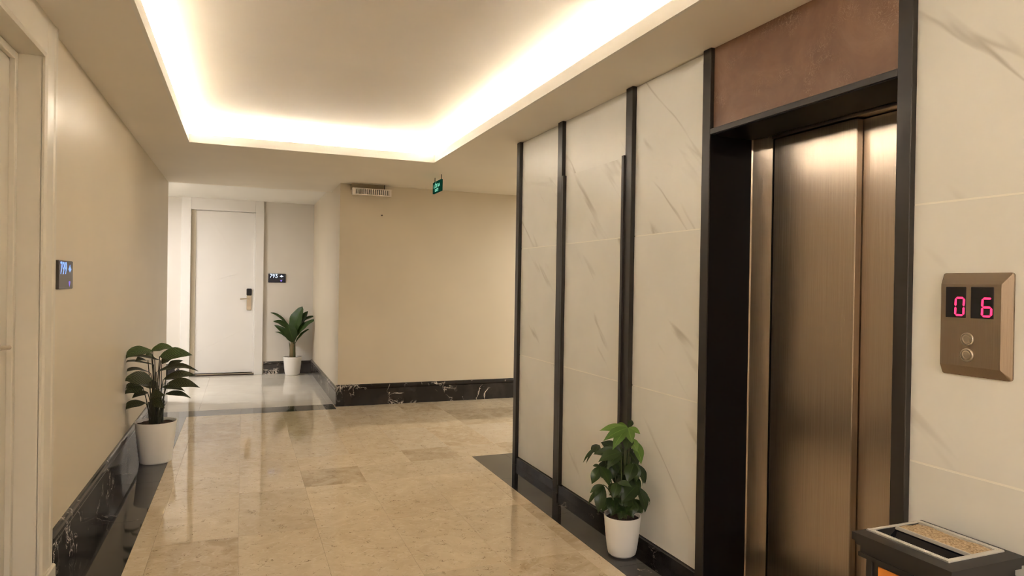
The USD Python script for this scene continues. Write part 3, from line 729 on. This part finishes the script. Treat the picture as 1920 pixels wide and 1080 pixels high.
def local(o, r, d, h):
    return np.array(o) + r * RIGHT + d * FORE + h * UP


def spread(o, r, d, h):
    """as local, for leaf tips read off one view: nearer ones are drawn in, farther ones spread out, about the viewer's line of sight"""
    o = np.array(o, float)
    rel = o - np.array([0, 0, EYE])
    D, R0, H0 = rel @ FORE, rel @ RIGHT, rel[2]
    k = (D + d) / D
    return np.array([0, 0, EYE]) + (D + d) * FORE + (R0 + r) * k * RIGHT + (H0 + h) * k * UP


LIMITS = {}


def blade(base, tip, width, normal, arch=0.15, droop=0.0, fold=0.15, peak=0.45, wave=0.0, nu=11, nv=7, point=1.0, seed=0):
    """leaf blade from base to tip. arch lifts the middle along normal (in lengths), droop bends the end back; fold raises the two halves; u, v go to uv"""
    base, tip, normal = np.array(base, float), np.array(tip, float), np.array(normal, float)
    ax = tip - base
    L = np.linalg.norm(ax)
    ax /= L
    normal = normal - ax * (normal @ ax)
    normal /= np.linalg.norm(normal) + 1e-9
    side = np.cross(ax, normal)
    v, uv, f = [], [], []
    for i in range(nu):
        u = i / (nu - 1)
        # outline: rises to its widest at "peak", then to a pointed tip
        s = u / peak if u < peak else (1 - u) / (1 - peak)
        wd = width / 2 * math.sin(max(0.0, min(1, s)) * math.pi / 2) ** (0.75 if u < peak else 0.85 * point)
        c = base + ax * L * u + normal * L * (arch * 4 * u * (1 - u) - droop * max(0, u - 0.5) ** 2 * 2)
        for j in range(nv):
            t = 2 * j / (nv - 1) - 1
            w = wave * width * math.sin(u * 17 + seed + t * 2) * abs(t)
            v.append(c + side * wd * t + normal * (fold * wd * abs(t) ** 1.3 + w))
            uv.append((u, 0.5 + t / 2))
    for i in range(nu - 1):
        for j in range(nv - 1):
            a = i * nv + j
            f += [(a, a + nv, a + nv + 1), (a, a + nv + 1, a + 1)]
    return np.array(v), np.array(f), np.array(uv)


def add_leaf(parent, name, mat_name, *a, **k):
    v, f, uv = blade(*a, **k)
    lo, hi = LIMITS.get(str(parent.GetPath()), (-99, 99))
    v[:, 1] = np.minimum(v[:, 1], YD - 0.012)   # leaves that meet a wall lie against it
    over = np.maximum(lo - v[:, 0], 0)
    v[:, 0] = np.clip(v[:, 0], lo + 0.02 * over, hi)
    v[:, 2] -= 0.5 * over
    return obj(name, (v, f), mat_name, parent, smooth=True, uv=uv)


def stalk(p0, p1, r0, r1, bow=(0, 0, 0), n=8, k=6):
    p0, p1, bow = np.array(p0), np.array(p1), np.array(bow)
    t = np.linspace(0, 1, n)[:, None]
    return tube(p0 + (p1 - p0) * t + bow * 4 * t * (1 - t), np.linspace(r0, r1, n), k)


def pot(parent, o, rt, rb, h, belly=0.0, rim=0.006):
    o = np.array(o, float)
    out = [(0, 0), (rb - 0.006, 0), (rb, 0.006)]
    for t in np.linspace(0.05, 1, 14):
        out.append((rb + (rt - rb) * (t ** (1 - belly)), h * t))
    inn = [(rt - rim * 0.3, h + 0.002), (rt - rim, h), (rt - rim - 0.002, h - 0.02), (rt - rim - 0.006, h - 0.06), (0, h - 0.065)]
    m = lathe(out + inn, 56)
    m.apply_translation(o)
    obj('pot', m, 'pot_white', parent, smooth=35)
    k = 40
    ang = np.linspace(0, 2 * math.pi, k, endpoint=False)
    rr = np.linspace(0, rt - rim - 0.001, 7)
    pts = np.array([(r * math.cos(a), r * math.sin(a), 0) for r in rr[1:] for a in ang] + [(0, 0, 0)])
    pts[:, 2] = h - 0.018 + 0.014 * (meshkit.fbm(pts * 40 + 3, 3, 5) - 0.5)
    pts += o
    f = []
    for i in range(5):
        for j in range(k):
            a, b = i * k + j, i * k + (j + 1) % k
            f += [(a, a + k, b + k), (a, b + k, b)]
    f += [(6 * k, j, (j + 1) % k) for j in range(k)]
    obj('soil', (pts, np.array(f)), 'soil', parent, smooth=True)


# striped calathea by the left wall; r: metres right, d: metres away, h: metres over the rim
o1 = np.array([-0.604, 5.785, 0.0])
p1 = thing('potted_plant', 'striped dark-leaved plant in a white pot by the left wall', 'plant', o1)
pot(p1, o1, 0.145, 0.110, 0.31, 0.05)
c1 = o1 + np.array([0, 0, 0.31])
LIMITS[str(p1.GetPath())] = (XL + 0.012, 99)
S = 1.0 / 1010.0
cal = [  # base, tip (zoomed picture units from the soil's middle), depth of base and tip, width, facing (right, towards viewer, up), arch, lit
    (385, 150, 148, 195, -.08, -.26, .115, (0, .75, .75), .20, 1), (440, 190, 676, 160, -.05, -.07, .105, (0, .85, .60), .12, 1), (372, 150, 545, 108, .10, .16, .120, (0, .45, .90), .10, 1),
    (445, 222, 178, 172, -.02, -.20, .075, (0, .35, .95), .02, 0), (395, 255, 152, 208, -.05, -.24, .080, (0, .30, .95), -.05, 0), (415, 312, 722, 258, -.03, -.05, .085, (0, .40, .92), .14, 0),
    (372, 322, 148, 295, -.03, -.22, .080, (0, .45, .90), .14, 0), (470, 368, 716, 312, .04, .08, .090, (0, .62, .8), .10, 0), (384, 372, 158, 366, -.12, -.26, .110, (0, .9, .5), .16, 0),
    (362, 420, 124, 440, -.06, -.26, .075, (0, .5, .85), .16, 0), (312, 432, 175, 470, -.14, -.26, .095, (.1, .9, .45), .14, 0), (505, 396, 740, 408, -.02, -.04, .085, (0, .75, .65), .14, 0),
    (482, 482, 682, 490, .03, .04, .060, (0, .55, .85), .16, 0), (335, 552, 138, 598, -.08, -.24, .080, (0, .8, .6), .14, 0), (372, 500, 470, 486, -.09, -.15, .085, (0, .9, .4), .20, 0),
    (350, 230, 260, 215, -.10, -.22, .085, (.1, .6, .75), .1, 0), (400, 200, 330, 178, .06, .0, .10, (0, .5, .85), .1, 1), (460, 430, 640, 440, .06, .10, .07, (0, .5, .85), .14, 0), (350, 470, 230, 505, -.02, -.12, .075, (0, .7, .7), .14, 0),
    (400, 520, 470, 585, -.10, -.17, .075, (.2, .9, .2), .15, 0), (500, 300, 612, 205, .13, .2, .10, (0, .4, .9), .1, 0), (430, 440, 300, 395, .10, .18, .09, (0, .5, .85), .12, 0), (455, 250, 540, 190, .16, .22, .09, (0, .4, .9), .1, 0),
]
for k, (bx, by, tx, ty, bd, td, w, nrm, arch, lit) in enumerate(cal):
    q = lambda x, y, d: spread(c1, (x - 418) * S, d, (692 - y) * S)
    b, t = q(bx, by, bd), q(tx, ty, td)
    n = nrm[0] * RIGHT - nrm[1] * FORE + nrm[2] * UP
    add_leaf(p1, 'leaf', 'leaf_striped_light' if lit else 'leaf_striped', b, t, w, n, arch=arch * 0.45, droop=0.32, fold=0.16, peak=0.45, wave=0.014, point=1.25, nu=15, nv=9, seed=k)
    root = local(c1, (bx - 418) * S * 0.22 + rng.uniform(-.012, .012), bd * 0.3 + rng.uniform(-.012, .012), -0.02)
    obj('leaf_stalk', stalk(root, b, 0.0058, 0.0030, bow=(b - root) * 0 + RIGHT * (-(bx - 418) * S * 0.10)), 'stalk_dark', p1, smooth=True)
for k in range(7):  # sheaths at the foot
    a = k * 0.9
    b = local(c1, 0.018 * math.cos(a), 0.018 * math.sin(a), -0.02)
    t = local(c1, 0.055 * math.cos(a) + 0.005, 0.055 * math.sin(a), 0.13 + 0.02 * (k % 3))
    obj('leaf_sheath', stalk(b, t, 0.014, 0.006), 'stalk_dark', p1, smooth=True)

# broad-leaved plant beside the white door
o2 = np.array([0.700, 10.50, 0.0])
p2 = thing('potted_plant', 'upright broad-leaved green plant in a white pot beside the white door', 'plant', o2)
pot(p2, o2, 0.132, 0.098, 0.272, 0.35)
c2 = o2 + np.array([0, 0, 0.272])
LIMITS[str(p2.GetPath())] = (-99, XA - 0.012)
S2 = 1.0 / 857.0
obj('stem', tube([local(c2, 0.0, 0, -0.03), local(c2, -0.002, 0, 0.08), local(c2, 0.0, 0, 0.16), local(c2, 0.004, 0, 0.25)], [0.047, 0.042, 0.039, 0.028], 18), 'stem_brown', p2, smooth=True)
obj('stem_sheath', [tube([local(c2, -.040, -.005, 0.10), local(c2, -0.043, -.01, 0.18), local(c2, -0.055, -.01, 0.225)], [0.004, 0.007, 0.002], 8), tube([local(c2, .030, -.03, -.02), local(c2, 0.030, -.03, 0.12), local(c2, 0.04, -.03, 0.2)], [0.012, 0.010, 0.003], 8)], 'stalk_green', p2, smooth=True)
ban = [(395, 470, 505, 98, .02, .02, .235, (-.35, .85, .30), .05, .05, .22, .50), (398, 560, 330, 335, -.05, -.13, .185, (.25, .80, .45), .10, .35, .25, .60), (385, 520, 158, 335, .0, -.03, .085, (.15, .75, .6), .10, .1, .25, .5),
       (372, 400, 118, 158, .05, .06, .062, (.5, .4, .75), .06, .2, .3, .75), (378, 450, 150, 270, .04, .02, .105, (.45, .55, .7), .14, .25, .25, .62), (380, 560, 165, 412, .01, .03, .045, (.4, .5, .75), .10, .15, .3, .5),
       (430, 500, 668, 250, -.02, -.03, .125, (-.45, .70, .55), .08, .12, .22, .5), (428, 560, 592, 378, -.03, -.04, .075, (-.5, .6, .6), .05, .1, .25, .5), (430, 420, 652, 195, .06, .08, .080, (-.4, .6, .65), .10, .3, .3, .72),
       (415, 470, 575, 150, .07, .10, .150, (-.3, .8, .3), .04, .1, .2, .5)]
for k, (bx, by, tx, ty, bd, td, w, nrm, arch, dr, fold, peak) in enumerate(ban):
    q = lambda x, y, d: spread(c2, (x - 393) * S2, d, (740 - y) * S2)
    b, t = q(bx, by, bd), q(tx, ty, td)
    n = nrm[0] * RIGHT - nrm[1] * FORE + nrm[2] * UP
    add_leaf(p2, 'leaf', 'leaf_banana', b, t, w, n, arch=arch, droop=dr, fold=fold, peak=peak, wave=0.03, nu=15, nv=9, point=0.8, seed=k)
    obj('leaf_stalk', stalk(local(c2, 0.0, 0.0, 0.19), b, 0.016, 0.007), 'stalk_green', p2, smooth=True)

# palmate plant by the lift wall
o3 = np.array([1.856, 3.037, 0.0])
p3 = thing('potted_plant', 'bushy plant with hand-shaped drooping leaves in a white pot by the lift wall', 'plant', o3)
pot(p3, o3, 0.0955, 0.066, 0.205, 0.45, 0.005)
c3 = o3 + np.array([0, 0, 0.205])
LIMITS[str(p3.GetPath())] = (-99, XT - 0.018)
S3 = 1.0 / 1400.0
hubs = [  # hub (x, y, depth), bright?, leaflets (tip x, tip y, depth, width)
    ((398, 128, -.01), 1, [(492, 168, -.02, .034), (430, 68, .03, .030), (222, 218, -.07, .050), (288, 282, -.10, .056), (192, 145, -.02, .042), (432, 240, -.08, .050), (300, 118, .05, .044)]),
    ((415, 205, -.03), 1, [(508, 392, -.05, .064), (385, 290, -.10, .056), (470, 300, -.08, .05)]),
    ((352, 308, -.08), 0, [(188, 372, -.13, .060), (252, 420, -.15, .058), (150, 318, -.09, .052), (200, 232, -.02, .056), (300, 250, .02, .05)]),
    ((188, 255, -.02), 0, [(130, 312, -.02, .040), (68, 388, -.03, .016), (92, 392, -.05, .014), (160, 320, -.08, .03)]),
    ((200, 412, -.06), 0, [(140, 542, -.10, .052), (272, 552, -.12, .064), (143, 408, -.04, .018), (230, 500, -.02, .05)]),
    ((224, 548, -.08), 0, [(128, 606, -.10, .034), (110, 700, -.07, .024), (190, 752, -.13, .060), (128, 680, -.04, .016), (160, 640, -.12, .03)]),
    ((448, 385, -.04), 0, [(402, 525, -.11, .070), (540, 538, -.04, .052), (522, 562, .02, .044), (470, 520, -.08, .05)]),
    ((470, 552, -.06), 0, [(362, 672, -.13, .082), (543, 748, -.08, .056), (585, 695, -.03, .014), (572, 690, .02, .02), (440, 640, -.10, .05)]),
    ((330, 530, -.09), 0, [(432, 556, -.15, .036), (300, 640, -.15, .054), (345, 640, -.12, .05), (270, 600, -.05, .05)]),
    ((372, 690, -.02), 0, [(222, 712, -.06, .052), (515, 748, -.05, .050), (352, 790, -.10, .070), (452, 782, -.08, .066), (280, 768, -.09, .062), (400, 740, -.11, .07), (320, 730, -.10, .06), (300, 660, .05, .05), (460, 670, .03, .05)]),
    ((320, 420, .05), 0, [(240, 520, .04, .06), (400, 520, .06, .06), (320, 550, .03, .06), (420, 440, .08, .05)]),
    ((400, 300, .06), 0, [(480, 420, .05, .06), (330, 400, .06, .06), (400, 420, .04, .06), (440, 330, .09, .05), (310, 330, .08, .05)]),
    ((280, 370, .0), 0, [(180, 480, -.02, .06), (300, 500, -.04, .07), (360, 470, -.03, .06), (210, 400, .02, .05)]),
    ((410, 470, .0), 0, [(500, 600, -.01, .06), (400, 620, -.05, .07), (330, 590, -.04, .065), (490, 500, .03, .05)]),
    ((300, 640, -.03), 0, [(215, 745, -.06, .055), (290, 770, -.09, .06), (360, 745, -.08, .06)]),
    ((440, 650, -.03), 0, [(520, 745, -.06, .055), (440, 775, -.09, .06), (390, 745, -.08, .06)]),
    ((380, 560, .05), 0, [(460, 660, .06, .06), (320, 650, .05, .06), (390, 670, .04, .06), (270, 620, .03, .05)]),
]
for k, ((hx, hy, hd), lit, tips) in enumerate(hubs):
    q = lambda x, y, d: spread(c3, (x - 368) * S3, d, (765 - y) * S3)
    hub = q(hx, hy, hd)
    for i, (tx, ty, td, w) in enumerate(tips):
        tip = q(tx, ty, td)
        out = np.array([(tx - hx) * .004, 0, 0])
        n = -0.75 * FORE + 0.55 * UP + 0.3 * np.sign(tx - hx + 0.1) * RIGHT * (1 if abs(tx - hx) > 60 else 0) + 0.15 * math.sin(3 * k + i) * RIGHT
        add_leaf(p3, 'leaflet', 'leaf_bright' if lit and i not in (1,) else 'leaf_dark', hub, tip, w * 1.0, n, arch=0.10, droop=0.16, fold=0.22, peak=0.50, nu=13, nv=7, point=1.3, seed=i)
    root = local(c3, (hx - 368) * S3 * 0.12 + 0.008 * math.sin(k * 2.1), hd * 0.2 + 0.008 * math.cos(k * 2.1), -0.02)
    obj('leaf_stalk', stalk(root, hub, 0.0042, 0.0022, bow=0.04 * UP + 0.0 * RIGHT), 'stalk_green', p3, smooth=True)
for k, (r_, d_) in enumerate(((0, 0), (0.014, 0.008), (-0.012, 0.010))):
    obj('stem', stalk(local(c3, r_, d_, -0.02), local(c3, r_ * 2 + 0.01, d_ * 2, 0.40 - 0.1 * k), 0.008, 0.004), 'stalk_green', p3, smooth=True)
